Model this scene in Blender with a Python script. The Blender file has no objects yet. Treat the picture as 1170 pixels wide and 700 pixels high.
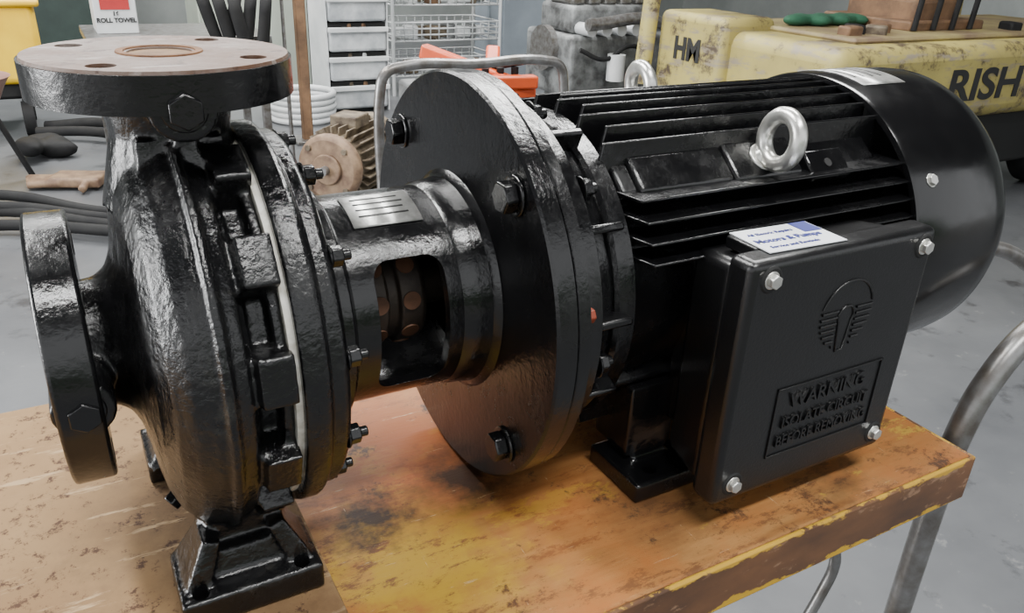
import bpy, bmesh, math, random
from mathutils import Vector, Matrix
random.seed(4)
D=bpy.data; SC=bpy.context.scene; COL=bpy.context.collection
FZ=-0.98; TZ=-0.18
# ------------------------------------------------------------ materials
def newmat(name):
    m=D.materials.new(name); m.use_nodes=True
    nt=m.node_tree; b=nt.nodes["Principled BSDF"]; return m,nt,b
def tc(nt,scale=(1,1,1)):
    t=nt.nodes.new("ShaderNodeTexCoord"); mp=nt.nodes.new("ShaderNodeMapping")
    mp.inputs["Scale"].default_value=scale; nt.links.new(t.outputs["Object"],mp.inputs[0]); return mp.outputs[0]
def noise(nt,co,scale,detail=4,rough=.55,lo=None,hi=None):
    n=nt.nodes.new("ShaderNodeTexNoise"); n.inputs["Scale"].default_value=scale; n.inputs["Detail"].default_value=detail
    n.inputs["Roughness"].default_value=rough; nt.links.new(co,n.inputs["Vector"])
    o=n.outputs["Fac"]
    if lo is not None:
        r=nt.nodes.new("ShaderNodeMapRange"); r.inputs[1].default_value=lo; r.inputs[2].default_value=hi
        nt.links.new(o,r.inputs[0]); o=r.outputs[0]
    return o
def mix(nt,f,a,b):
    n=nt.nodes.new("ShaderNodeMix"); n.data_type='RGBA'
    for s,v in ((0,f),(6,a),(7,b)):
        if isinstance(v,(int,float)): n.inputs[s].default_value=v
        elif isinstance(v,tuple): n.inputs[s].default_value=(*v[:3],1)
        else: nt.links.new(v,n.inputs[s])
    return n.outputs[2]
def math_(nt,op,a,b=0.,clamp=False):
    n=nt.nodes.new("ShaderNodeMath"); n.operation=op; n.use_clamp=clamp
    for i,v in enumerate((a,b)):
        if isinstance(v,(int,float)): n.inputs[i].default_value=v
        else: nt.links.new(v,n.inputs[i])
    return n.outputs[0]
def bump(nt,b,h,strength,dist=.001,prev=None):
    n=nt.nodes.new("ShaderNodeBump"); n.inputs["Strength"].default_value=strength; n.inputs["Distance"].default_value=dist
    if prev: nt.links.new(prev,n.inputs["Normal"])
    nt.links.new(h,n.inputs["Height"]); nt.links.new(n.outputs[0],b.inputs["Normal"]); return n.outputs[0]
def simple(name,c,rough=.5,metal=0.,c2=None,ns=8,bs=0,bd=.002,coat=0.,lo=.35,hi=.65,bns=None,spec=.5):
    m,nt,b=newmat(name); co=tc(nt)
    b.inputs["Roughness"].default_value=rough; b.inputs["Metallic"].default_value=metal; b.inputs["Specular IOR Level"].default_value=spec
    b.inputs["Coat Weight"].default_value=coat; b.inputs["Coat Roughness"].default_value=.06
    if c2 is None: c2=tuple(x*.75 for x in c)
    nt.links.new(mix(nt,noise(nt,co,ns,5,.6,lo,hi),c,c2),b.inputs["Base Color"])
    if bs: bump(nt,b,noise(nt,co,bns or ns*6,4),bs,bd)
    return m
def blackpaint(name,rough,bscale,bstr,bdist,rvar=.1,wave=0.,dust=0.):
    m,nt,b=newmat(name); co=tc(nt)
    b.inputs["Base Color"].default_value=(.004,.004,.0045,1)
    if dust: nt.links.new(mix(nt,noise(nt,co,38,7,.7,.60,.70),(.004,.004,.0045),(dust,dust*.95,dust*.85)),b.inputs["Base Color"])
    r=noise(nt,co,18,6,.7,.42,.66)
    mr=nt.nodes.new("ShaderNodeMapRange"); mr.inputs[3].default_value=rough; mr.inputs[4].default_value=rough+rvar
    nt.links.new(r,mr.inputs[0]); nt.links.new(mr.outputs[0],b.inputs["Roughness"])
    b.inputs["Specular IOR Level"].default_value=.6
    n=bump(nt,b,noise(nt,co,bscale,5,.6),bstr,bdist)
    if wave: bump(nt,b,noise(nt,tc(nt,(1,1,.30)),42,3,.5),wave,.004,n)
    return m
M_cast=blackpaint("gloss_black_cast_iron",.11,150,.9,.0013,.28,.40,.02)
M_mach=blackpaint("gloss_black_machined",.13,180,.45,.0009,.20,.12)
M_motor=blackpaint("gloss_black_motor_paint",.14,140,.5,.0010,.22,.18)
M_box=blackpaint("satin_black_box_paint",.28,420,.5,.0005,.08)
M_cowl=blackpaint("gloss_black_cowl",.15,60,.10,.0008)
M_zinc=simple("zinc_plated_steel",(.78,.78,.75),.3,.85,(.6,.59,.55),60)
M_alu=simple("aluminium_plate",(.6,.6,.58),.35,.7,(.3,.3,.29),60,.2,.0005)
m,nt,b=newmat("rusty_primed_flange_face"); co=tc(nt)
c=mix(nt,noise(nt,co,11,8,.75,.42,.60),(.19,.15,.13),(.115,.058,.034)); c=mix(nt,noise(nt,co,40,8,.8,.54,.62),c,(.05,.024,.016)); c=mix(nt,noise(nt,tc(nt,(1,3,1)),18,7,.75,.57,.66),c,(.30,.26,.235))
nt.links.new(c,b.inputs["Base Color"]); b.inputs["Roughness"].default_value=.5; b.inputs["Specular IOR Level"].default_value=.35; bump(nt,b,noise(nt,co,90,5),.4,.0008); M_rustface=m
M_rust=simple("rust",(.22,.105,.045),.8,.1,(.09,.04,.018),60,.5,.001)
M_coup=simple("dull_coupling_iron",(.05,.038,.03),.5,.4,(.022,.018,.016),40,.3,.001)
M_tan=simple("tan_bore_plug",(.22,.13,.06),.8,0,(.11,.06,.03),60,.4,.001)
M_gasket=simple("bare_metal_gasket",(.8,.78,.72),.5,.1,(.5,.47,.4),90)
M_copper=simple("rusty_coupling_pin",(.13,.06,.032),.6,.2,(.08,.035,.018),50)
M_redm=simple("red_paint_mark",(.30,.05,.02),.5)
M_dark=simple("matte_black",(.01,.01,.01),.7)
M_bore=simple("dark_bore",(.01,.01,.01),.7)
M_rubber=simple("black_rubber",(.010,.010,.011),.7,c2=(.018,.018,.018),spec=.2)
M_steel=simple("grey_steel_pipe",(.26,.26,.26),.35,.7,(.14,.125,.11),30)
M_label=simple("white_label",(.8,.82,.85),.35,c2=(.75,.77,.8))
M_blue=simple("blue_ink",(.02,.03,.22),.5)
M_white=simple("white_plastic",(.68,.69,.69),.4,c2=(.5,.52,.53),ns=3)
M_trans=simple("milky_drawer_plastic",(.58,.60,.61),.3,c2=(.30,.32,.34),ns=6)
M_green=simple("green_cloth",(.015,.09,.045),.8)
M_red=simple("orange_red_plastic",(.75,.10,.02),.4)
M_redp=simple("red_print",(.4,.03,.03),.5)
M_ink=simple("dark_print",(.02,.02,.02),.6)
M_yplastic=simple("yellow_plastic",(.85,.55,.02),.4,c2=(.70,.42,.01),ns=3)
M_engine=simple("grey_engine_paint",(.24,.25,.25),.45,.2,(.06,.06,.06),9,.3,.01)
M_oldmotor=simple("brown_old_motor",(.20,.16,.11),.6,.2,(.06,.042,.028),14,.3,.004)
M_tanmotor=simple("tan_end_cap",(.27,.18,.11),.6,.1,(.12,.07,.045),14)
M_wood=simple("brown_timber",(.20,.11,.055),.7,c2=(.10,.055,.03),ns=10)
M_pwall=simple("pale_green_painted_panel",(.46,.50,.43),.6,c2=(.36,.40,.34),ns=1.5)
M_wall=simple("painted_block_wall",(.26,.28,.27),.8,c2=(.18,.195,.19),ns=1.2,bs=.2)
M_ceil=simple("corrugated_roof_sheet",(.07,.07,.075),.7,ns=2)
M_blueg=simple("blue_grey_panel",(.26,.30,.34),.5,ns=2)
m,nt,b=newmat("worn_yellow_machine_paint"); co=tc(nt)
y=mix(nt,noise(nt,co,2.5,5,.6,.35,.7),(.43,.36,.11),(.28,.23,.08))
y=mix(nt,noise(nt,co,5,8,.75,.52,.60),y,(.07,.05,.035)); y=mix(nt,noise(nt,tc(nt,(1,1,4)),5,8,.7,.52,.62),y,(.26,.22,.16))
nt.links.new(y,b.inputs["Base Color"]); b.inputs["Roughness"].default_value=.55; M_fork=m
M_forktop=simple("grimy_brown_deck",(.16,.11,.07),.6,c2=(.30,.25,.10),ns=4)
m,nt,b=newmat("painted_concrete_floor"); co=tc(nt)
c=mix(nt,noise(nt,co,1.3,6,.6,.35,.7),(.12,.124,.13),(.068,.071,.077))
c=mix(nt,noise(nt,co,14,8,.7,.62,.74),c,(.20,.20,.195)); c=mix(nt,noise(nt,co,5,7,.7,.58,.70),c,(.03,.03,.033))
nt.links.new(c,b.inputs["Base Color"])
mr=nt.nodes.new("ShaderNodeMapRange"); mr.inputs[3].default_value=.22; mr.inputs[4].default_value=.5
nt.links.new(noise(nt,co,3,5),mr.inputs[0]); nt.links.new(mr.outputs[0],b.inputs["Roughness"]); bump(nt,b,noise(nt,co,60,4),.15,.002); M_floor=m
def spot(nt,x,y,r0,r1,wob=.04,ns=14,k=1.):
    t=nt.nodes.new("ShaderNodeTexCoord"); s=nt.nodes.new("ShaderNodeVectorMath"); s.operation='DISTANCE'
    cx=nt.nodes.new("ShaderNodeCombineXYZ"); sp=nt.nodes.new("ShaderNodeSeparateXYZ"); nt.links.new(t.outputs["Object"],sp.inputs[0])
    nt.links.new(sp.outputs[0],cx.inputs[0]); nt.links.new(sp.outputs[1],cx.inputs[1])
    nt.links.new(cx.outputs[0],s.inputs[0]); s.inputs[1].default_value=(x,y,0)
    n=noise(nt,t.outputs["Object"],ns,6,.65)
    d=math_(nt,'ADD',s.outputs["Value"],math_(nt,'MULTIPLY',math_(nt,'SUBTRACT',n,.5),wob*4))
    r=nt.nodes.new("ShaderNodeMapRange"); r.inputs[1].default_value=r0; r.inputs[2].default_value=r1; r.inputs[3].default_value=k; r.inputs[4].default_value=0
    nt.links.new(d,r.inputs[0]); return r.outputs[0]
m,nt,b=newmat("worn_painted_table_top"); co=tc(nt); cs=tc(nt,(2,14,2))
c=mix(nt,noise(nt,cs,6,6,.6,.3,.7),(.42,.215,.075),(.25,.11,.035))
c=mix(nt,noise(nt,co,5,7,.7,.46,.60),c,(.36,.135,.038))
c=mix(nt,noise(nt,tc(nt,(1,2.2,1)),9,9,.75,.565,.60),c,(.45,.28,.045))
c=mix(nt,spot(nt,-.09,-.125,.03,.10,.05,40,1.),c,(.42,.255,.03))
c=mix(nt,noise(nt,tc(nt,(1,2.5,1)),26,9,.82,.53,.60),c,(.17,.075,.03))
c=mix(nt,spot(nt,-.045,.01,.03,.14,.03,16,.85),c,(.32,.085,.022))
c=mix(nt,spot(nt,.06,-.12,.0,.11,.03,16,.6),c,(.38,.115,.025))
c=mix(nt,noise(nt,co,16,9,.8,.57,.63),c,(.085,.04,.022))
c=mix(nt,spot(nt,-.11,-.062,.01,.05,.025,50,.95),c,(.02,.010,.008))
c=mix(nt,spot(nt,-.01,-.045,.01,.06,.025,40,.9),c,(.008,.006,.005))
c=mix(nt,spot(nt,.12,-.15,.0,.07,.02,30,.7),c,(.035,.018,.012))
c=mix(nt,spot(nt,.30,-.20,.0,.05,.03,40,.6),c,(.05,.025,.015))
c=mix(nt,noise(nt,tc(nt,(3,34,3)),4,8,.8,.63,.67),c,(.52,.38,.23))
c=mix(nt,noise(nt,tc(nt,(30,3,3)),4,8,.8,.65,.68),c,(.52,.38,.23))
nt.links.new(c,b.inputs["Base Color"]); b.inputs["Roughness"].default_value=.5; b.inputs["Specular IOR Level"].default_value=.3; bump(nt,b,noise(nt,cs,20,6,.7),.4,.001); M_table=m
m,nt,b=newmat("worn_yellow_table_edge"); co=tc(nt,(1,1,2.2))
c=mix(nt,noise(nt,co,9,6,.6,.3,.7),(.07,.035,.02),(.19,.085,.035))
c=mix(nt,noise(nt,co,26,7,.7,.58,.64),c,(.28,.16,.09))
t=nt.nodes.new("ShaderNodeTexCoord"); sp=nt.nodes.new("ShaderNodeSeparateXYZ"); nt.links.new(t.outputs["Object"],sp.inputs[0])
def band(z0,w,amp):
    d=math_(nt,'ABSOLUTE',math_(nt,'SUBTRACT',sp.outputs[2],z0)); n=noise(nt,co,16,8,.7)
    d=math_(nt,'ADD',d,math_(nt,'MULTIPLY',math_(nt,'SUBTRACT',n,.5),amp)); r=nt.nodes.new("ShaderNodeMapRange"); r.inputs[1].default_value=w; r.inputs[2].default_value=w+.0015; r.inputs[3].default_value=1; r.inputs[4].default_value=0
    nt.links.new(d,r.inputs[0]); return r.outputs[0]
c=mix(nt,band(TZ,.002,.04),c,(.55,.32,.03)); c=mix(nt,band(TZ-.052,.004,.045),c,(.58,.34,.02))
nt.links.new(c,b.inputs["Base Color"]); b.inputs["Roughness"].default_value=.5; M_edge=m
m,nt,b=newmat("cardboard"); co=tc(nt)
c=mix(nt,noise(nt,co,5,6,.6,.35,.65),(.28,.175,.085),(.19,.11,.05)); c=mix(nt,noise(nt,co,60,8,.8,.55,.61),c,(.065,.032,.018))
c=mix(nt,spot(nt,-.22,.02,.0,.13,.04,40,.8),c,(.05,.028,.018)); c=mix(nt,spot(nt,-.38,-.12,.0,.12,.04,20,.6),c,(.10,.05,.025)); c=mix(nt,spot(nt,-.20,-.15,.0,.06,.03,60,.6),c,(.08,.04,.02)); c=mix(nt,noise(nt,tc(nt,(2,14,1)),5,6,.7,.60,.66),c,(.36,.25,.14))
nt.links.new(c,b.inputs["Base Color"]); b.inputs["Roughness"].default_value=.8; b.inputs["Specular IOR Level"].default_value=.25; bump(nt,b,noise(nt,co,30,5),.3,.001); M_card=m
# ------------------------------------------------------------ mesh helpers
def obj(name,bm,mat,parent=None,smooth=True,bev=0,seg=2,angle=35):
    me=D.meshes.new(name); bmesh.ops.recalc_face_normals(bm,faces=bm.faces); bm.to_mesh(me); bm.free()
    o=D.objects.new(name,me); COL.objects.link(o); me.materials.append(mat)
    if bev:
        md=o.modifiers.new("b","BEVEL"); md.width=bev; md.segments=seg; md.limit_method='ANGLE'; md.angle_limit=math.radians(30)
    if smooth:
        for p in me.polygons: p.use_smooth=True
        try: me.set_sharp_from_angle(angle=math.radians(angle))
        except Exception: pass
    if parent: o.parent=parent
    return o
def empty(name):
    e=D.objects.new(name,None); COL.objects.link(e); e.empty_display_size=.05; return e
def add_box(bm,c,s,rot=None,taper=None):
    r=bmesh.ops.create_cube(bm,size=1); vs=r['verts']
    for v in vs:
        if taper and v.co.z>0: v.co.x*=taper[0]; v.co.y*=taper[1]
        v.co=Vector((v.co.x*s[0],v.co.y*s[1],v.co.z*s[2]))
        if rot: v.co=rot@v.co
        v.co+=Vector(c)
    return vs
def box(name,c,s,mat,parent=None,bev=.002,rot=None,seg=2,taper=None):
    bm=bmesh.new(); add_box(bm,c,s,rot,taper); return obj(name,bm,mat,parent,True,bev,seg)
def bx(name,x0,x1,y0,y1,z0,z1,mat,parent=None,bev=.002,seg=2):
    return box(name,((x0+x1)/2,(y0+y1)/2,(z0+z1)/2),(x1-x0,y1-y0,z1-z0),mat,parent,bev,None,seg)
def add_cyl(bm,p0,p1,r,r2=None,seg=32):
    p0=Vector(p0);p1=Vector(p1);d=p1-p0
    q=Vector((0,0,1)).rotation_difference(d).to_matrix().to_4x4()
    bmesh.ops.create_cone(bm,cap_ends=True,segments=seg,radius1=r,radius2=r if r2 is None else r2,depth=d.length,matrix=Matrix.Translation((p0+p1)/2)@q)
def cyl(name,p0,p1,r,mat,parent=None,r2=None,seg=32,bev=0):
    bm=bmesh.new(); add_cyl(bm,p0,p1,r,r2,seg); return obj(name,bm,mat,parent,True,bev,2)
def P(x,r,a,o,ax):
    if ax=='x': return Vector((o[0]+x,o[1]-r*math.sin(a),o[2]+r*math.cos(a)))
    if ax=='y': return Vector((o[0]+r*math.sin(a),o[1]+x,o[2]+r*math.cos(a)))
    return Vector((o[0]+r*math.cos(a),o[1]+r*math.sin(a),o[2]+x))
def add_lathe(bm,prof,seg=96,o=(0,0,0),ax='x',mod=None,closed=False):
    rings=[]
    for (x,r) in prof:
        if r<1e-6:
            rings.append([bm.verts.new(P(x,0,0,o,ax))]); continue
        ring=[]
        for i in range(seg):
            a=2*math.pi*i/seg; rr=mod(x,r,a) if mod else r
            ring.append(bm.verts.new(P(x,rr,a,o,ax)))
        rings.append(ring)
    pairs=list(zip(rings,rings[1:]))
    if closed: pairs.append((rings[-1],rings[0]))
    for A,B in pairs:
        for i in range(seg):
            j=(i+1)%seg
            a=[A[i%len(A)],A[j%len(A)],B[j%len(B)],B[i%len(B)]]
            f=[]
            for v in a:
                if v not in f: f.append(v)
            if len(f)>2: bm.faces.new(f)
def lathe(name,prof,mat,parent=None,seg=96,o=(0,0,0),ax='x',bev=0,closed=False,angle=35):
    bm=bmesh.new(); add_lathe(bm,prof,seg,o,ax,None,closed); return obj(name,bm,mat,parent,True,bev,2,angle)
def tube(name,pts,r,mat,parent=None,cyc=False,smooth=True,res=8):
    cu=D.curves.new(name,'CURVE'); cu.dimensions='3D'; cu.bevel_depth=r; cu.bevel_resolution=4; cu.resolution_u=res
    if smooth:
        s=cu.splines.new('BEZIER'); s.bezier_points.add(len(pts)-1)
        for b_,p in zip(s.bezier_points,pts): b_.co=p; b_.handle_left_type=b_.handle_right_type='AUTO'
    else:
        s=cu.splines.new('POLY'); s.points.add(len(pts)-1)
        for b_,p in zip(s.points,pts): b_.co=(*p,1)
    s.use_cyclic_u=cyc; cu.use_fill_caps=True
    t=D.objects.new(name+"_c",cu); COL.objects.link(t)
    me=D.meshes.new_from_object(t.evaluated_get(bpy.context.evaluated_depsgraph_get())); D.objects.remove(t)
    o=D.objects.new(name,me); COL.objects.link(o); me.materials.clear(); me.materials.append(mat)
    for p in me.polygons: p.use_smooth=True
    if parent: o.parent=parent
    return o
def text(name,s,size,mat,mtx,parent=None,ext=.0006,bold=0,align='CENTER',sx=1):
    cu=D.curves.new(name,'FONT'); cu.body=s; cu.size=size; cu.extrude=ext; cu.align_x=align; cu.align_y='CENTER'; cu.offset=bold
    t=D.objects.new(name+"_c",cu); COL.objects.link(t)
    me=D.meshes.new_from_object(t.evaluated_get(bpy.context.evaluated_depsgraph_get())); D.objects.remove(t)
    me.transform(mtx@Matrix.Diagonal((sx,1,1,1))); me.materials.clear(); me.materials.append(mat)
    o=D.objects.new(name,me); COL.objects.link(o)
    if parent: o.parent=parent
    return o
def frame(origin,xd,yd):
    x=Vector(xd).normalized(); y=Vector(yd).normalized(); z=x.cross(y)
    m=Matrix.Identity(4)
    for i in range(3): m[i][0]=x[i]; m[i][1]=y[i]; m[i][2]=z[i]; m[i][3]=origin[i]
    return m
def apply_mods(o):
    dg=bpy.context.evaluated_depsgraph_get(); me=D.meshes.new_from_object(o.evaluated_get(dg)); o.modifiers.clear(); o.data=me; return o
def fuse(o,vox=.0025,it=4,fac=.5):
    md=o.modifiers.new("r","REMESH"); md.mode='VOXEL'; md.voxel_size=vox; md.use_smooth_shade=True
    s=o.modifiers.new("s","SMOOTH"); s.iterations=it; s.factor=fac
    apply_mods(o)
    for p in o.data.polygons: p.use_smooth=True
    return o
def cut(o,cutters,ang=35):
    for bmc in cutters:
        me=D.meshes.new("cut"); bmesh.ops.recalc_face_normals(bmc,faces=bmc.faces); bmc.to_mesh(me); bmc.free()
        c=D.objects.new("cut",me); COL.objects.link(c)
        md=o.modifiers.new("bo","BOOLEAN"); md.operation='DIFFERENCE'; md.object=c; md.solver='EXACT'
        apply_mods(o); D.objects.remove(c)
    for p in o.data.polygons: p.use_smooth=True
    try: o.data.set_sharp_from_angle(angle=math.radians(ang))
    except Exception: pass
    return o
def hexbolt(name,p,d,r,h,mat,parent,washer=True,stud=0):
    bm=bmesh.new(); p=Vector(p); d=Vector(d).normalized()
    if washer: add_cyl(bm,p,p+d*h*.2,r*1.25,seg=24)
    add_cyl(bm,p+d*h*.2,p+d*h,r,seg=6)
    if stud: add_cyl(bm,p+d*h,p+d*(h+stud),r*.5,seg=16)
    return obj(name,bm,mat,parent,True,r*.12,2)
def radial(r,deg):
    a=math.radians(deg); return -r*math.sin(a), r*math.cos(a)
def patch(name,x0,x1,a0,a1,r,mat,parent,n=24,th=.0006):
    bm=bmesh.new(); g=[]
    for i in range(n+1):
        y,z=radial(r,a0+(a1-a0)*i/n); g.append([bm.verts.new((x0,y,z)),bm.verts.new((x1,y,z))])
    for i in range(n): bm.faces.new((g[i][0],g[i][1],g[i+1][1],g[i+1][0]))
    o=obj(name,bm,mat,parent); md=o.modifiers.new("s","SOLIDIFY"); md.thickness=th; md.offset=0; return o
# ------------------------------------------------------------ PUMP
pump=empty("centrifugal_pump")
bm=bmesh.new()
prof=[(-.300,0),(-.300,.046),(-.288,.046),(-.280,.047),(-.272,.053),(-.267,.064),(-.264,.080),(-.262,.098),(-.259,.115),(-.252,.130),(-.242,.140),(-.230,.146),(-.218,.147),(-.208,.143),(-.203,.133),(-.202,.122),(-.181,.122),(-.181,0)]
add_lathe(bm,prof,96,mod=lambda x,r,a: r*(1+(.03*math.sin(a*.5+.3)-.015 if r>.125 and x<-.204 else 0)))
add_cyl(bm,(-.2163,0,.10),(-.2163,0,.150),.050,.038); add_cyl(bm,(-.2163,0,.145),(-.2163,0,.178),.038,.043)
add_box(bm,(-.2163,-.004,.125),(.062,.085,.05),taper=(.85,.8))
add_box(bm,(-.214,0,.135),(.014,.120,.075),taper=(1,.72))
add_lathe(bm,[(-.224,.10),(-.2245,.1525),(-.2185,.1525),(-.218,.10)],96,closed=True)
add_lathe(bm,[(-.188,.10),(-.188,.136),(-.181,.136),(-.181,.10)],96,closed=True)
LB=[22+30*i for i in range(12)]
for a in LB:
    y,z=radial(.133,a); rot=Matrix.Rotation(math.radians(a),3,'X')
    add_box(bm,(-.1915,y,z),(.023,.034,.032),rot)
    y,z=radial(.126,a); add_box(bm,(-.201,y,z),(.018,.022,.026),rot)
add_cyl(bm,(-.2163,-.02,.176),(-.2163,-.079,.176),.020); add_cyl(bm,(-.300,-.02,-.004),(-.300,-.089,-.004),.019)
for s in (-1,1):
    add_box(bm,(-.217,s*.092,-.1655),(.100,.062,.022))
    add_box(bm,(-.217,s*.080,-.148),(.094,.050,.024),taper=(.5,.7))
    for xx,sg in ((-.248,1),(-.186,-1)):
        add_box(bm,(xx,s*.086,-.142),(.018,.056,.042),Matrix.Rotation(sg*.42,3,'Y'),taper=(.7,.55))
    add_box(bm,(-.217,s*.064,-.120),(.046,.046,.062))
add_box(bm,(-.217,0,-.142),(.045,.15,.03))
casing=obj("volute_casing",bm,M_cast,pump)
fuse(casing,.0020,4,.5)
bms=[]
for x in (-.253,-.181):
    for s in (-1,1):
        b_=bmesh.new(); add_cyl(b_,(x,s*.114,-.20),(x,s*.114,-.10),.006); bms.append(b_)
cut(casing,bms,80)
lathe("suction_flange",[(-.316,.040),(-.316,.096),(-.289,.096),(-.289,.040)],M_mach,pump,seg=128,bev=.0025,closed=True)
cyl("suction_bore",(-.310,0,0),(-.295,0,0),.0405,M_bore,pump)
for a in (45,135,225,315):
    y,z=radial(.080,a)
    cyl("suction_bolt_hole_%d"%a,(-.3165,y,z),(-.2885,y,z),.009,M_bore,pump)
hexbolt("suction_gauge_plug",(-.300,-.088,-.004),(0,-1,0),.0105,.010,M_mach,pump)
hexbolt("casing_drain_plug",(-.250,-.02,-.134),(-.8,-.3,-.5),.008,.010,M_mach,pump)
DZ=.1985
bm=bmesh.new(); add_lathe(bm,[(DZ-.025,.020),(DZ-.025,.0827),(DZ-.002,.0827),(DZ-.002,.020)],128,(-.2163,0,0),'z',closed=True)
df=obj("discharge_flange",bm,M_mach,pump)
def fh():
    c_=[]
    for k in range(4):
        a=math.radians(45+90*k+8); b_=bmesh.new(); add_cyl(b_,(-.2163+.064*math.cos(a),.064*math.sin(a),.1),(-.2163+.064*math.cos(a),.064*math.sin(a),.3),.0085); c_.append(b_)
    return c_
cut(df,fh()); md=df.modifiers.new("b","BEVEL"); md.width=.0018; md.segments=2; md.limit_method='ANGLE'
bm=bmesh.new(); add_lathe(bm,[(DZ-.0025,.020),(DZ-.0025,.0812),(DZ,.0805),(DZ,.020)],128,(-.2163,0,0),'z',closed=True)
ff=obj("discharge_flange_face",bm,M_rustface,pump); cut(ff,fh())
lathe("discharge_bore_rim",[(DZ-.002,.021),(DZ+.001,.022),(DZ+.001,.0265),(DZ-.002,.0275)],M_rust,pump,48,(-.2163,0,0),'z',closed=True)
cyl("discharge_bore_plug",(-.2163,0,.180),(-.2163,0,DZ-.0012),.0225,M_tan,pump)
hexbolt("discharge_gauge_plug",(-.2163,-.078,.176),(0,-1,0),.011,.010,M_mach,pump)
lathe("casing_gasket",[(-.181,.10),(-.181,.140),(-.1765,.140),(-.1765,.10)],M_gasket,pump,closed=True)
lathe("casing_cover",[(-.1765,.05),(-.1765,.146),(-.172,.1475),(-.161,.1475),(-.158,.145),(-.157,.140),(-.147,.140),(-.143,.136),(-.142,.118),(-.136,.108),(-.132,.096),(-.128,.05)],M_cast,pump,bev=.0015,closed=True)
for i,a in enumerate(LB):
    y,z=radial(.130,a); hexbolt("cover_nut_%d"%i,(-.148+.004,y,z),(1,0,0),.0075,.010,M_mach,pump,stud=.006)
R=.085
bm=bmesh.new(); add_lathe(bm,[(-.140,.076),(-.140,R),(-.002,R),(-.002,.076)],120,closed=True)
lan=obj("lantern_bracket",bm,M_mach,pump)
def rbox(x0,x1,y0,y1,z0,z1,r,n=6):
    b_=bmesh.new(); pts=[]
    for cx_,cz_,a0 in ((x1-r,z1-r,0),(x0+r,z1-r,90),(x0+r,z0+r,180),(x1-r,z0+r,270)):
        for k in range(n+1):
            a=math.radians(a0+90*k/n); pts.append((cx_+r*math.cos(a),cz_+r*math.sin(a)))
    A=[b_.verts.new((p[0],y0,p[1])) for p in pts]; B=[b_.verts.new((p[0],y1,p[1])) for p in pts]
    b_.faces.new(A); b_.faces.new(B[::-1])
    for k in range(len(pts)): b_.faces.new((A[k],B[k],B[(k+1)%len(pts)],A[(k+1)%len(pts)]))
    return b_
cut(lan,[rbox(-.102,-.046,-.15,.15,-.050,.055,.013)])
md=lan.modifiers.new("b","BEVEL"); md.width=.0018; md.segments=2; md.limit_method='ANGLE'; md.angle_limit=math.radians(40)
lathe("lantern_front_ring",[(-.142,.05),(-.142,.094),(-.124,.094),(-.120,.087),(-.120,.05)],M_mach,pump,bev=.001,closed=True)
lathe("lantern_rear_flare",[(-.034,.078),(-.034,.0853),(-.030,.0875),(-.020,.0885),(-.011,.090),(-.006,.096),(-.002,.098),(-.002,.078)],M_mach,pump,closed=True)
lathe("adaptor_plate",[(-.006,.06),(-.006,.1745),(-.004,.1765),(.0105,.1765),(.0115,.175),(.0115,.06)],M_mach,pump,seg=160,closed=True)
for i,a in enumerate((45,135,225,315)):
    y,z=radial(.151,a); hexbolt("adaptor_bolt_%d"%i,(-.006,y,z),(-1,0,0),.0125,.013,M_mach,pump)
cyl("pump_shaft",(-.14,0,0),(0.0,0,0),.017,M_coup,pump)
lathe("shaft_coupling",[(-.100,.015),(-.100,.040),(-.094,.043),(-.080,.043),(-.078,.038),(-.070,.038),(-.068,.043),(-.050,.043),(-.046,.040),(-.046,.015)],M_coup,pump,closed=True,bev=.001)
for a in range(0,360,40):
    y,z=radial(.043,a)
    for nm,x in (("a",-.087),("b",-.060)): cyl("coupling_pin_%s%d"%(nm,a),(x,y*.9,z*.9),(x,y*1.02,z*1.02),.0075,M_copper,pump,seg=20)
bx("lantern_inner_web",-.135,-.01,-.003,.003,.050,.078,M_mach,pump,.002)
patch("pump_nameplate",-.105,-.050,2,30,.0860,M_alu,pump)
for k in range(4):
    patch("nameplate_line_%d"%k,-.098,-.060+.002*(k%2),7+5*k,8.0+5*k,.0865,M_ink,pump,6,.0003)
# ------------------------------------------------------------ MOTOR
motor=empty("electric_motor")
lathe("motor_flange",[(.0125,.05),(.0125,.1745),(.0135,.1755),(.0225,.1755),(.024,.173),(.025,.158),(.030,.156),(.046,.156),(.049,.152),(.050,.140),(.062,.137),(.078,.134),(.080,.128),(.080,.05)],M_motor,motor,seg=160,closed=True)
lathe("end_shield_ring",[(.070,.05),(.070,.138),(.073,.141),(.088,.141),(.091,.137),(.091,.05)],M_motor,motor,seg=128,closed=True)
lathe("stator_core",[(.085,0),(.085,.121),(.42,.121),(.42,0)],M_motor,motor,seg=96)
bm=bmesh.new()
def fin(pts,off,th,axis):
    a=[];b2=[]
    for k,(x,h) in enumerate(pts):
        for s,l in ((-1,a),(1,b2)):
            w=th*(.5 if k in (1,2) else 1.)
            l.append(bm.verts.new((x,off+s*w,h) if axis=='y' else (x,h,off+s*w)))
    n=len(pts); bm.faces.new(a); bm.faces.new(b2[::-1])
    for k in range(n): bm.faces.new((a[k],b2[k],b2[(k+1)%n],a[(k+1)%n]))
RF=.152
for i in range(10):
    y=-.078+.0173*i; zt=math.sqrt(RF**2-y*y); zb=math.sqrt(.115**2-y*y); xs0=.078+(.014 if i%2 else 0)
    for s in (1,-1): fin([(xs0,s*zb),(xs0+.010,s*zt),(.412,s*zt),(.412,s*zb)],y,.0030,'y')
for i in range(12):
    z=-.072+.0150*i; yt=math.sqrt(RF**2-z*z); yb=math.sqrt(max(.115**2-z*z,.003))
    for s in (1,-1):
        if s==-1 and -.15<z<.035: continue
        fin([(.088,s*yb),(.100,s*yt),(.412,s*yt),(.412,s*yb)],z,.0026,'z')
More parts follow.
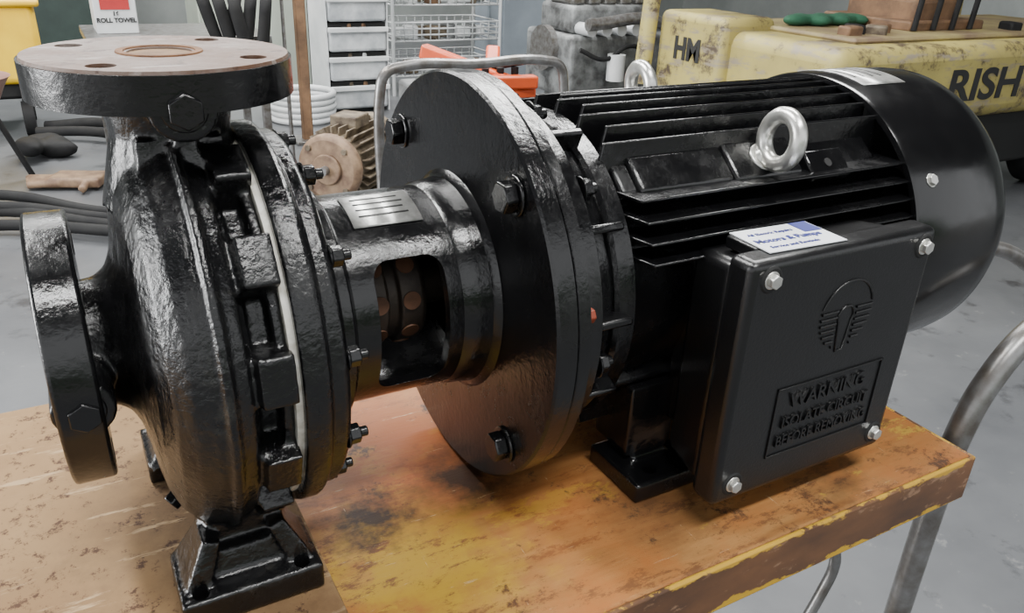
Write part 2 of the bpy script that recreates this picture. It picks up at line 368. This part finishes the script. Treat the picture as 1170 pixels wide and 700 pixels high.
obj("cooling_fins",bm,M_motor,motor,True,.0011,2)
bm=bmesh.new(); PA=41
for s in (1,-1):
    rot=Matrix.Rotation(math.radians(PA*s),3,'X')
    y,z=radial(.126,PA*s); add_box(bm,(.245,y,z),(.30,.030,.022),rot)
    y,z=radial(.131,PA*s); add_box(bm,(.250,y,z),(.080,.040,.024),rot)
    y,z=radial(.130,PA*s); add_box(bm,(.160,y,z),(.100,.036,.024),rot)
    rot=Matrix.Rotation(math.radians(135*s),3,'X'); y,z=radial(.122,135*s); add_box(bm,(.255,y,z),(.31,.040,.020),rot)
obj("lifting_pads",bm,M_motor,motor,True,.004,3)
for i,s in enumerate((1,-1)):
    pa=PA*s if s>0 else -37
    d=Vector((0,)+radial(1,pa)); base=Vector((.250 if s>0 else .262,0,0))+d*.1415
    bm=bmesh.new(); add_cyl(bm,base-d*.012,base+d*.003,.014,seg=32); add_cyl(bm,base+d*.003,base+d*.008,.010,.007,seg=32)
    obj("eyebolt_collar_%d"%i,bm,M_zinc,motor,True,.001)
    c=base+d*.0265; t=d.cross(Vector((1,0,0))).normalized(); an=.15
    w=(t*math.cos(an)+Vector((1,0,0))*math.sin(an)).normalized()
    tube("eyebolt_ring_%d"%i,[c+d*.0205*math.cos(k*math.pi/8)+w*.0205*math.sin(k*math.pi/8) for k in range(16)],.0072,M_zinc,motor,cyc=True)
y,z=radial(.141,47); box("pad_tapped_block",(.318,y,z),(.048,.028,.012),M_motor,motor,.002,Matrix.Rotation(math.radians(47),3,'X'))
n_=Vector((0,)+radial(1,47)); cc=Vector((.318,y,z)); cyl("pad_hole",cc+n_*.0055,cc+n_*.0066,.0042,M_dark,motor,seg=16)
lathe("fan_cowl",[(.408,.150),(.408,.1555),(.412,.157),(.530,.157),(.546,.1555),(.557,.151),(.564,.143),(.566,.132),(.566,.04),(.562,.04),(.55,.12),(.42,.150)],M_cowl,motor,seg=160,closed=True)
cyl("cowl_grille_hub",(.560,0,0),(.5675,0,0),.045,M_cowl,motor)
for k in range(5): lathe("cowl_grille_ring_%d"%k,[(.5655,.05+.017*k),(.569,.05+.017*k),(.569,.055+.017*k),(.5655,.055+.017*k)],M_cowl,motor,closed=True)
for i,a in enumerate((60,120,-62)):
    y,z=radial(.157,a); d=Vector((0,y,z)).normalized(); hexbolt("cowl_screw_%d"%i,(.434,y,z),d,.0055,.004,M_zinc,motor)
patch("cowl_rating_plate",.428,.492,-16,16,.1578,M_alu,motor)
for k in range(4): patch("rating_line_%d"%k,.436+.013*k,.439+.013*k,-12,9,.1582,M_ink,motor,6,.0002)
bm=bmesh.new()
for x in (.145,.365):
    for s in (-1,1):
        add_box(bm,(x,s*.112,TZ+.0095),(.076,.074,.019))
        add_box(bm,(x,s*.098,-.145),(.040,.040,.05),taper=(.8,.7)); add_box(bm,(x,s*.088,-.12),(.052,.05,.07))
mf=obj("motor_feet",bm,M_motor,motor); fuse(mf,.0025,2,.5)
c_=[]
for x in (.145,.365):
    for s in (-1,1):
        b_=bmesh.new(); add_cyl(b_,(x-.012,s*.132,-.3),(x-.012,s*.132,-.10),.007); c_.append(b_)
cut(mf,c_,70)
for i,a in enumerate((112,86,58,25,-15,-60,150)):
    y,z=radial(.148,a); box("shield_rib_%d"%i,(.062,y*.95,z*.95),(.030,.007,.026),M_motor,motor,.002,Matrix.Rotation(math.radians(a),3,'X'))
for i,a in enumerate((100,135,45,10)):
    y,z=radial(.1465,a); hexbolt("flange_nut_%d"%i,(.050,y,z),(1,0,0),.009,.010,M_motor,motor,stud=.006)
y,z=radial(.163,80); hexbolt("red_marked_bolt",(.024,y,z),(1,0,0),.006,.008,M_redm,motor,washer=False)
# terminal box
YF=-.2078; ZT=.0675
bm=bmesh.new(); add_box(bm,(.246,-.155,-.045),(.206,.052,.206))
for v in bm.verts:
    if v.co.y>-.15: v.co.x=.246+(v.co.x-.246)*.92; v.co.z=-.043+(v.co.z+.043)*.94
obj("terminal_box_body",bm,M_box,motor,True,.008,3)
bx("terminal_box_neck",.165,.335,-.14,-.100,-.130,.040,M_box,motor,.008,3)
bx("terminal_box_cover",.137,.349,YF,-.180,-.153,ZT,M_box,motor,.007,4)
for i,(x,z) in enumerate(((.157,.0525),(.333,.0525),(.157,-.1335),(.333,-.1335))):
    lathe("cover_screw_recess_%d"%i,[(-.0005,.0),(-.0012,.0095),(.0,.011),(.003,.011)],M_dark,motor,32,(x,YF,z),'y')
    hexbolt("cover_screw_%d"%i,(x,YF-.0005,z),(0,-1,0),.0058,.006,M_zinc,motor)
fr=lambda x,z: frame((x,YF-.0004,z),(1,0,0),(0,0,1))
bxs=[(.190,.318,-.0520,-.0505),(.190,.318,-.1185,-.1170),(.190,.1915,-.1185,-.0505),(.3165,.318,-.1185,-.0505)]
for i,(a,b2,c,d) in enumerate(bxs): bx("warning_frame_%d"%i,a,b2,YF-.0014,YF+.001,c,d,M_box,motor,.0003)
text("warning_text_top","WARNING",.0195,M_box,fr(.252,-.0655),motor,.0016,.0002,sx=.98)
text("warning_text_mid","ISOLATE CIRCUIT",.0150,M_box,fr(.254,-.086),motor,.0016,.0001,sx=.90)
text("warning_text_low","BEFORE REMOVING",.0150,M_box,fr(.254,-.104),motor,.0016,.0001,sx=.85)
def arc(r0,a0,a1,cx,cz,n=20): return [(cx+r0*math.sin(math.radians(a0+(a1-a0)*i/n)),YF-.0003,cz+r0*math.cos(math.radians(a0+(a1-a0)*i/n))) for i in range(n+1)]
cx,cz=.253,.006
tube("emblem_arc",arc(.030,-75,75,cx,cz),.0011,M_box,motor,smooth=False)
tube("emblem_stem",arc(.009,-120,120,cx,cz-.002)+[(cx+.004,YF-.0003,cz-.034),(cx-.004,YF-.0003,cz-.034),arc(.009,-120,120,cx,cz-.002)[0]],.0011,M_box,motor,smooth=False)
for k in range(7):
    z=cz+.004-.0055*k; w0=math.sqrt(max(.030**2-(z-cz+.001)**2,.0001))
    for s in (-1,1): tube("emblem_bar_%d_%d"%(k,s),[(cx+s*.011,YF-.0003,z),(cx+s*w0,YF-.0003,z)],.0012,M_box,motor,smooth=False)
lz=ZT+.0018
box("supplier_label",(.205,-.175,ZT+.001),(.080,.046,.0010),M_label,motor,.0002,Matrix.Rotation(-.05,3,'Z'))
box("label_blue_corner",(.235,-.164,ZT+.0013),(.018,.020,.0012),M_blue,motor,0,Matrix.Rotation(-.05,3,'Z'))
bx("label_backing_lip",.163,.247,-.184,-.150,ZT-.010,ZT+.0004,M_box,motor,.002)
text("label_text","Motors & Pumps",.0098,M_blue,frame((.202,-.178,lz),(1,-.05,0),(.05,1,0)),motor,.0002,.0002)
text("label_text_small","All Electric Repairs",.006,M_blue,frame((.196,-.164,lz),(1,-.05,0),(.05,1,0)),motor,.0002)
text("label_text_tiny","Service and Rewinds",.006,M_blue,frame((.197,-.190,lz),(1,-.05,0),(.05,1,0)),motor,.0002)
tube("supply_cable",[(.46,-.02,-.10),(.56,-.02,-.10),(.66,-.04,-.065),(.80,-.06,-.09),(1.1,-.1,-.4),(1.5,-.1,FZ+.012),(1.9,-.1,FZ+.012)],.010,M_steel,motor)
# ------------------------------------------------------------ TABLE
table=empty("workshop_trolley_table")
bx("table_top",-.95,.460,-.238,.252,TZ-.045,TZ-.0005,M_table,table,.003)
bx("edge_board_front",-.95,.463,-.2425,-.2375,TZ-.052,TZ-.001,M_edge,table,.002)
bx("edge_board_end",.4585,.4635,-.2425,.255,TZ-.052,TZ-.001,M_edge,table,.002)
for i,(x,yy) in enumerate(((.487,-.205),(-.93,-.20),(.36,.20),(-.93,.20))):
    if i==0: tube("leg_%d"%i,[(x,yy,FZ+.02),(x,yy,-.5),(x,yy,-.25),(x+.004,yy,-.19),(x+.03,yy,-.125),(x+.09,yy,-.075),(x+.20,yy,-.06),(x+.40,yy,-.06),(x+.46,yy,-.05)],.0135,M_steel,table)
    else: tube("leg_%d"%i,[(x,yy,FZ+.02),(x,yy,TZ-.05)],.0135,M_steel,table,smooth=False)
bx("lower_shelf",-.93,.40,-.20,.22,FZ+.20,FZ+.22,M_steel,table,.003)
for i,(x,yy) in enumerate(((.487,-.20),(-.9,-.20),(.36,.20),(-.9,.20))): cyl("castor_%d"%i,(x,yy-.012,FZ+.05),(x,yy+.012,FZ+.05),.05,M_rubber,table)
tube("leg_stay",[(.487,-.20,-.30),(.45,-.20,-.23)],.008,M_steel,table,smooth=False)
tube("brake_rod",[(.30,-.19,TZ-.056),(.31,-.19,-.27),(.345,-.19,-.29),(.36,-.19,-.32),(.35,-.19,-.36),(.30,-.19,-.45)],.006,M_steel,table)
card=bx("cardboard_sheet",-.90,-.160,-.236,.248,TZ,TZ+.0022,M_card,None,.0008)
# ------------------------------------------------------------ ROOM
bx("floor",-6,9,-4,10,FZ-.1,FZ,M_floor,None,0)
bx("wall_back",-6,9,10,10.2,FZ,3.3,M_wall,None,0)
bx("wall_right",8.8,9,-4,10,FZ,3.3,M_wall,None,0)
bx("wall_left",-6.2,-6,3.5,10.2,FZ,3.3,M_wall,None,0)
bx("ceiling",-6.2,9,-4,10.2,3.3,3.4,M_ceil,None,0)
bx("ground_outside",-30,30,-30,-4,FZ-.12,FZ-.02,simple("driveway_concrete",(.35,.34,.32),.8,ns=2),None,0)
bm=bmesh.new()
for i in range(60):
    s=random.uniform(.5,1.1); mt=Matrix.Translation((-9+i*.32,-11+random.uniform(-.5,.5),FZ+random.uniform(.3,2.2)))@Matrix.Diagonal((s,s,s,1))
    bmesh.ops.create_icosphere(bm,subdivisions=2,radius=.9,matrix=mt)
obj("garden_hedge",bm,simple("hedge_leaves",(.10,.32,.04),.7,c2=(.03,.13,.015),ns=6,bs=1,bd=.1),None,True)
# ------------------------------------------------------------ BACKGROUND OBJECTS
e=empty("yellow_mop_bucket")
box("bucket_body",(-.60,5.35,-.45),(.62,.5,.46),M_yplastic,e,.04,None,3); box("bucket_rim",(-.60,5.35,-.22),(.68,.55,.04),M_yplastic,e,.015)
box("bucket_base",(-.60,5.35,-.72),(.5,.42,.10),M_rubber,e,.02)
for i,(x,yy) in enumerate(((-.43,5.12),(-.78,5.12),(-.43,5.56),(-.78,5.56))): cyl("castor_%d"%i,(x-.03,yy,FZ+.10),(x+.03,yy,FZ+.10),.10,M_rubber,e); cyl("castor_stem_%d"%i,(x,yy,FZ+.12),(x,yy,-.70),.02,M_rubber,e)
e=empty("steel_side_bench")
bx("bench_top",-.10,.75,3.75,4.35,-.30,-.262,M_steel,e,.004)
for i,(x,yy) in enumerate(((-.05,3.8),(.70,3.8),(-.05,4.3),(.70,4.3))): bx("leg_%d"%i,x-.02,x+.02,yy-.02,yy+.02,FZ,-.30,M_steel,e,.003)
e=empty("paper_towel_carton")
bx("carton",-.04,.15,3.95,4.2,-.262,.0,M_white,e,.004); bx("carton_stripe",-.01,.12,3.946,3.95,-.15,-.10,M_redp,e,0)
text("carton_text","ROLL TOWEL",.029,M_ink,frame((.055,3.948,-.20),(1,0,0),(0,0,1)),e,.001,.001)
text("carton_number","16",.029,M_ink,frame((.055,3.948,-.17),(1,0,0),(0,0,1)),e,.001,.001)
e=empty("black_tie_down_strap")
for i in range(3):
    bm=bmesh.new(); prev=None
    for k in range(15):
        t_=k/14; xx=.42+.07*i+.16*t_; zz=-.07-.22*math.sin(math.pi*t_)*(1+.25*i); dx=.03
        a_=bm.verts.new((xx-dx,3.70-.012*i,zz)); b_=bm.verts.new((xx+dx,3.70-.012*i,zz+.01*math.sin(k)))
        if prev: bm.faces.new((prev[0],prev[1],b_,a_))
        prev=(a_,b_)
    o_=obj("strap_%d"%i,bm,M_rubber,e); md=o_.modifiers.new("s","SOLIDIFY"); md.thickness=.005
tube("strap_rail",[(.30,3.705,-.055),(.80,3.705,-.055),(.80,3.705,FZ+.012)],.012,M_steel,e,smooth=False)
bx("door_1",-1.6,.55,8.6,8.7,FZ,1.2,simple("dark_green_door",(.02,.035,.03),.5),None,.01)
e=empty("pale_green_cabinet"); bx("carcass",.75,1.75,5.95,6.5,FZ,.4,M_pwall,e,.01); bx("door_left",.77,1.24,5.93,5.95,FZ+.04,.38,M_pwall,e,.006); bx("door_right",1.26,1.73,5.93,5.95,FZ+.04,.38,M_pwall,e,.006)
e=empty("steel_column"); bx("post",1.04,1.10,4.35,4.41,FZ,3.3,M_wood,e,.006); bx("base_plate",.98,1.18,4.29,4.49,FZ,FZ+.02,M_steel,e,.003)
e=empty("plastic_drawer_tower")
bx("frame_back",1.44,1.90,5.5,5.53,FZ+.02,.3,M_white,e,.005)
for s in (1.44,1.885): bx("frame_side_%d"%(s*100),s,s+.015,5.1,5.53,FZ,.3,M_white,e,.004)
for k in range(6):
    z=FZ+.03+.2*k; bx("drawer_%d"%k,1.46,1.88,5.08,5.5,z,z+.15,M_trans,e,.02,3); bx("drawer_lip_%d"%k,1.45,1.89,5.06,5.09,z+.13,z+.165,M_white,e,.006)
    bx("drawer_gap_shade_%d"%k,1.455,1.885,5.12,5.5,z+.155,z+.19,M_dark,e,0)  # solid dark box stands in for the shade in each drawer gap
    for j in range(4): box("drawer_part_%d_%d"%(k,j),(1.52+.1*j,5.15,z+.165),(.07,.05,.045),random.choice((M_oldmotor,M_white,M_rubber,M_wood)),e,.01,Matrix.Rotation(j,3,'Z'))
e=empty("white_wire_basket_rack")
for k in range(4):
    z=FZ+.15+.27*k
    for i in range(13): tube("wire_%d_%d"%(k,i),[(2.15+.075*i,5.6,z+.14),(2.15+.075*i,5.6,z),(2.15+.075*i,6.1,z),(2.15+.075*i,6.1,z+.14)],.006,M_white,e,smooth=False)
    for j in range(4): tube("rim_%d_%d"%(k,j),[(2.13,5.6,z+.046*j),(3.08,5.6,z+.046*j),(3.08,6.1,z+.046*j),(2.13,6.1,z+.046*j)],.007,M_white,e,cyc=True,smooth=False)
    for j in range(9): box("basket_part_%d_%d"%(k,j),(2.25+.09*j,5.72+.04*(j%3),z+.05),(.09,.12,.08+.03*(j%2)),random.choice((M_oldmotor,M_wood,M_white,M_white,M_engine)),e,.012,Matrix.Rotation(j*1.3,3,'Z'))
for i,(x,yy) in enumerate(((2.13,5.6),(3.08,5.6),(2.13,6.1),(3.08,6.1))): tube("post_%d"%i,[(x,yy,FZ),(x,yy,.3)],.014,M_white,e,smooth=False)
e=empty("blue_grey_locker"); bx("body",3.25,3.9,5.9,6.4,FZ,.8,M_blueg,e,.01); bx("door_leaf",3.27,3.88,5.88,5.9,FZ+.05,.78,M_blueg,e,.006)
e=empty("diesel_engine")
bx("block",2.75,3.6,4.0,4.6,-.75,-.34,M_engine,e,.03,3); bx("head",2.8,3.5,4.08,4.5,-.34,-.16,M_engine,e,.03,3); bx("sump",2.85,3.35,4.1,4.5,-.92,-.75,M_engine,e,.04,3)
for k in range(5): cyl("manifold_port_%d"%k,(2.86+.12*k,3.93,-.30),(2.86+.12*k,4.1,-.30),.04,M_white,e); bx("rocker_cover_%d"%k,2.82+.13*k,2.92+.13*k,4.12,4.42,-.16,-.08,M_steel,e,.015)
tube("exhaust_pipe",[(2.80,3.90,-.26),(3.4,3.90,-.26),(3.5,3.93,-.35),(3.5,3.96,-.55)],.040,M_steel,e)
tube("fuel_hose",[(2.78,3.94,-.42),(2.95,3.90,-.48),(3.15,3.90,-.40),(3.35,3.92,-.46)],.015,M_rubber,e)
cyl("pulley",(2.70,4.3,-.45),(2.75,4.3,-.45),.15,M_steel,e); cyl("filter",(3.05,3.90,-.62),(3.05,3.90,-.45),.06,M_white,e)
bx("engine_stand",2.75,3.45,4.0,4.6,FZ,-.92,M_steel,e,.01)
def oldmotor(name,c,ang,r,l):
    e=empty(name); d=Vector((math.cos(ang),math.sin(ang),0)); c=Vector(c); bm=bmesh.new()
    add_cyl(bm,c,c+d*l,r*.80,seg=40); t=Vector((-d.y,d.x,0))
    for k in range(26):
        a=k*math.pi/13; rd=t*math.cos(a)+Vector((0,0,1))*math.sin(a); tn=d.cross(rd)
        m=Matrix((d,tn,rd)).transposed(); add_box(bm,c+d*(l*.5+.03)+rd*r*.90,(l*.80,.009,r*.26),m)
    obj("finned_body",bm,M_oldmotor,e,True,.002)
    cyl("end_cap",c-d*.02,c+d*.05,r*.92,M_tanmotor,e,bev=.025); cyl("end_boss",c-d*.035,c-d*.02,r*.42,M_tanmotor,e,bev=.006); cyl("shaft",c-d*.07,c-d*.03,r*.12,M_steel,e)
    for k in range(4):
        a=math.pi/4+k*math.pi/2; rd=t*math.cos(a)+Vector((0,0,1))*math.sin(a); cyl("cap_bolt_%d"%k,c-d*.03+rd*r*.75,c-d*.01+rd*r*.75,r*.08,M_oldmotor,e,seg=8)
    cyl("fan_cover",c+d*(l-.02),c+d*(l+.07),r*1.02,M_oldmotor,e,bev=.015)
    box("foot_block",c+d*l*.5+Vector((0,0,-r*.9)),(l*.6,r*1.6,r*.2),M_oldmotor,e,.005,Matrix.Rotation(ang,3,'Z'))
    box("connection_box",c+d*l*.55+Vector((0,0,r*1.05)),(l*.35,r*.8,r*.35),M_oldmotor,e,.008,Matrix.Rotation(ang,3,'Z'))
oldmotor("electric_motor.001",(.82,3.12,FZ+.18),math.radians(44),.18,.42)
e=empty("white_hose_coil")
for k in range(5): tube("loop_%d"%k,[(1.22+(.21-.006*(k%2))*math.cos(i*math.pi/8),5.0+.21*math.sin(i*math.pi/8),FZ+.022+.04*k) for i in range(16)],.021,M_white,e,cyc=True)
e=empty("tool_trolley")
x0,x1=.305,.750
tube("handle",[(x0,1.0,FZ+.12),(x0,1.0,-.35),(x0,1.0,-.03),(x0+.012,1.0,.002),(x0+.045,1.0,.014),(.52,1.0,.014),(x1-.045,1.0,.014),(x1-.012,1.0,.002),(x1,1.0,-.03),(x1,1.0,-.35),(x1,1.0,FZ+.12)],.011,M_steel,e)
bx("toe_tray",x0,x1,1.02,1.5,FZ+.14,FZ+.16,M_steel,e,.004); bx("tool_chest",.52,.745,1.06,1.45,FZ+.16,-.09,M_engine,e,.01)
for i,(x,yy) in enumerate(((x0+.02,1.06),(x1-.02,1.06),(x0+.02,1.46),(x1-.02,1.46))): cyl("wheel_%d"%i,(x-.015,yy,FZ+.07),(x+.015,yy,FZ+.07),.07,M_rubber,e)
j=e
box("orange_jack_arm_a",(.61,1.20,-.03),(.035,.26,.035),M_red,j,.006,Matrix.Rotation(.75,3,'Z')@Matrix.Rotation(.25,3,'X')); box("orange_jack_arm_b",(.67,1.20,-.04),(.035,.26,.035),M_red,j,.006,Matrix.Rotation(-.5,3,'Z')@Matrix.Rotation(.25,3,'X'))
box("orange_jack_cross",(.64,1.12,-.05),(.20,.035,.03),M_red,j,.005,Matrix.Rotation(-.2,3,'Z')); box("orange_jack_base",(.64,1.22,-.078),(.20,.24,.024),M_red,j,.005); cyl("orange_jack_screw",(.56,1.26,-.05),(.72,1.12,.0),.012,M_rubber,j)
for k in range(4): cyl("orange_jack_bolt_%d"%k,(.58+.04*k,1.14,-.05),(.58+.04*k,1.14,-.02),.009,M_rubber,j)
# forklift
e=empty("forklift")
bx("counterweight",2.66,5.4,1.8,2.9,-.50,-.13,M_fork,e,.07,4); bx("nose_housing",2.60,2.95,2.45,2.95,-.50,-.07,M_fork,e,.04,4)
bx("chassis",2.7,5.2,1.9,2.8,-.80,-.50,M_dark,e,.02); bx("top_deck",2.9,5.2,1.93,2.75,-.135,-.105,M_forktop,e,.02)
for i,(x,yy) in enumerate(((3.15,1.95),(4.8,1.95),(3.15,2.7),(4.8,2.7))):
    lathe("tyre_%d"%i,[(-.10,.12),(-.10,.24),(-.07,.27),(.07,.27),(.10,.24),(.10,.12)],M_rubber,e,48,(x,yy,FZ+.27),'y',closed=True); cyl("hub_%d"%i,(x,yy-.08,FZ+.27),(x,yy+.08,FZ+.27),.13,M_oldmotor,e)
tube("guard_post_front",[(2.52,2.95,-.45),(2.54,2.95,-.05),(2.64,2.95,1.1)],.045,M_fork,e,smooth=False)
tube("guard_post_rear",[(4.9,2.0,-.12),(4.8,2.0,1.1)],.035,M_fork,e,smooth=False); tube("guard_post_rear_far",[(4.9,2.8,-.12),(4.8,2.8,1.1)],.035,M_fork,e,smooth=False)
bx("guard_roof",2.5,4.9,1.9,2.95,1.08,1.13,M_fork,e,.01)
bx("seat_base",3.60,3.95,2.15,2.6,-.10,.06,M_wood,e,.04,3); bx("seat_back",3.93,4.04,2.15,2.6,.05,.5,M_rubber,e,.04,3); bx("seat_frame",3.5,4.1,2.1,2.65,-.11,-.06,M_wood,e,.01)
for k in range(4): tube("seat_frame_bar_%d"%k,[(3.50+.15*k,2.08,-.10),(3.53+.15*k,2.08,.25)],.014,M_rubber,e,smooth=False)
for k in range(5): box("deck_clutter_%d"%k,(3.0+.09*k+(.9 if k>3 else 0),2.05+.05*(k%2),-.09),(.10,.07,.05),(M_wood,M_rubber,M_oldmotor)[k%3],e,.01,Matrix.Rotation(k*1.1,3,'Z'))
text("side_lettering","RISH",.21,M_ink,frame((3.76,1.797,-.33),(1,0,0),(0,0,1)),e,.001,.005,sx=1.42)
text("nose_lettering","HM",.15,M_ink,frame((2.597,2.70,-.25),(0,-1,0),(0,0,1)),e,.001,.006,sx=.9)
e=empty("green_cloth_bundle"); bm=bmesh.new()
for i in range(9):
    bmesh.ops.create_icosphere(bm,subdivisions=3,radius=.08,matrix=Matrix.Translation((3.05+.05*i,2.42+.03*math.sin(i*2),-.078))@Matrix.Rotation(i,4,'Z')@Matrix.Diagonal((1.1,.7,.36,1)))
g=obj("cloth",bm,M_green,e); fuse(g,.012,3)
e=empty("black_hydraulic_hoses")
for k in range(4): tube("hose_%d"%k,[(-1.3,3.3+.10*k,FZ+.03),(-.6,3.26+.09*k+.05*math.sin(k*2),FZ+.04+.02*k),(-.2,3.0+.09*k,FZ+.05),(.1,2.75+.10*k+.05*math.sin(k*3),FZ+.05),(.55,2.55+.10*k,FZ+.03)],.024,M_rubber,e)
e=empty("bolt_cutter")
tube("handle_a",[(-.40,4.95,FZ+.05),(-.10,4.80,FZ+.06),(.06,4.62,FZ+.05)],.030,M_rubber,e); tube("handle_b",[(-.35,5.10,FZ+.05),(-.02,4.92,FZ+.08),(.07,4.64,FZ+.05)],.030,M_rubber,e)
box("jaw",(.10,4.54,FZ+.05),(.10,.16,.04),M_tanmotor,e,.02,Matrix.Rotation(.5,3,'Z'))
e=empty("black_rag_pile"); bm=bmesh.new()
for i in range(8): bmesh.ops.create_icosphere(bm,subdivisions=3,radius=.10,matrix=Matrix.Translation((-.38+.07*math.sin(i*2.3),4.55+.08*math.cos(i*1.7),FZ+.05+.012*(i%3)))@Matrix.Rotation(i,4,'Z')@Matrix.Diagonal((1.1,.6,.5,1)))
g=obj("rags",bm,M_rubber,e); fuse(g,.014,2)
e=empty("tan_leather_gloves"); bm=bmesh.new()
add_box(bm,(-.24,3.86,FZ+.04),(.24,.16,.05),Matrix.Rotation(-.4,3,'Z'))
for k in range(4): add_cyl(bm,(-.32,3.91-.03*k,FZ+.04),(-.47,4.00-.04*k,FZ+.03),.020)
add_cyl(bm,(-.20,3.81,FZ+.05),(-.24,3.70,FZ+.03),.020); g=obj("glove",bm,M_tanmotor,e); fuse(g,.008,4)
e=empty("pink_wash_basin"); lathe("bowl",[(0,0),(0,.12),(.16,.20),(.17,.215),(.16,.205),(.02,.115),(.02,0)],simple("pink_plastic",(.30,.17,.14),.5),e,48,(-.66,4.1,FZ+.35),'z')
for i in range(3): a=i*2.1; tube("stand_leg_%d"%i,[(-.66+.1*math.cos(a),4.1+.1*math.sin(a),FZ+.36),(-.66+.22*math.cos(a),4.1+.22*math.sin(a),FZ)],.014,M_rubber,e,smooth=False)
# ------------------------------------------------------------ CAMERA
f,pit,yaw,roll=913.14,.4410,.5268,.0431
cp,sp_=math.cos(pit),math.sin(pit)
F=Vector((math.sin(yaw)*cp,math.cos(yaw)*cp,-sp_)); Rr=Vector((math.cos(yaw),-math.sin(yaw),0)); U=Rr.cross(F)
R2=Rr*math.cos(roll)+U*math.sin(roll); U2=-Rr*math.sin(roll)+U*math.cos(roll)
cd=D.cameras.new("camera"); cam=D.objects.new("camera",cd); COL.objects.link(cam)
m4=Matrix.Identity(4)
for i in range(3): m4[i][0]=R2[i]; m4[i][1]=U2[i]; m4[i][2]=-F[i]
m4[0][3],m4[1][3],m4[2][3]=-.2821,-.5838,.2795
cam.matrix_world=m4; cd.sensor_width=36; cd.lens=f/1170*36; cd.clip_start=.01; SC.camera=cam
# ------------------------------------------------------------ LIGHTS
def area(name,loc,target,sx,sy,power,col=(1,1,1)):
    l=D.lights.new(name,'AREA'); l.shape='RECTANGLE'; l.size=sx; l.size_y=sy; l.energy=power; l.color=col
    o=D.objects.new(name,l); COL.objects.link(o); o.location=loc; d=Vector(target)-Vector(loc)
    o.rotation_euler=d.to_track_quat('-Z','Y').to_euler(); return o
area("added_strip_light",(-1.2,2.2,3.2),(-1.2,2.2,0),.5,3.5,360,(1,1,.98))  # unseen overhead strips, added for narrow bright streaks on the black paint
area("added_strip_light.001",(2.2,2.2,3.2),(2.2,2.2,0),.5,3.5,320,(1,1,.98))
area("added_strip_light.002",(.2,-1.4,3.2),(.2,-1.4,0),2.4,.35,160,(1,1,.98))
area("added_strip_light.003",(1.0,6.0,3.2),(1.0,6.0,0),5,.6,560,(1,1,.98))  # rear strip added to brighten the background
area("open_door_daylight",(-5.6,2.0,.6),(0,.5,-.3),2.6,2.4,450,(.99,1,1))
w=D.worlds.new("world"); SC.world=w; w.use_nodes=True; bg=w.node_tree.nodes["Background"]; bg.inputs[0].default_value=(.96,.98,1,1); bg.inputs[1].default_value=1.5
for o in D.objects:
    if o.parent is None: o.location.z+=-FZ
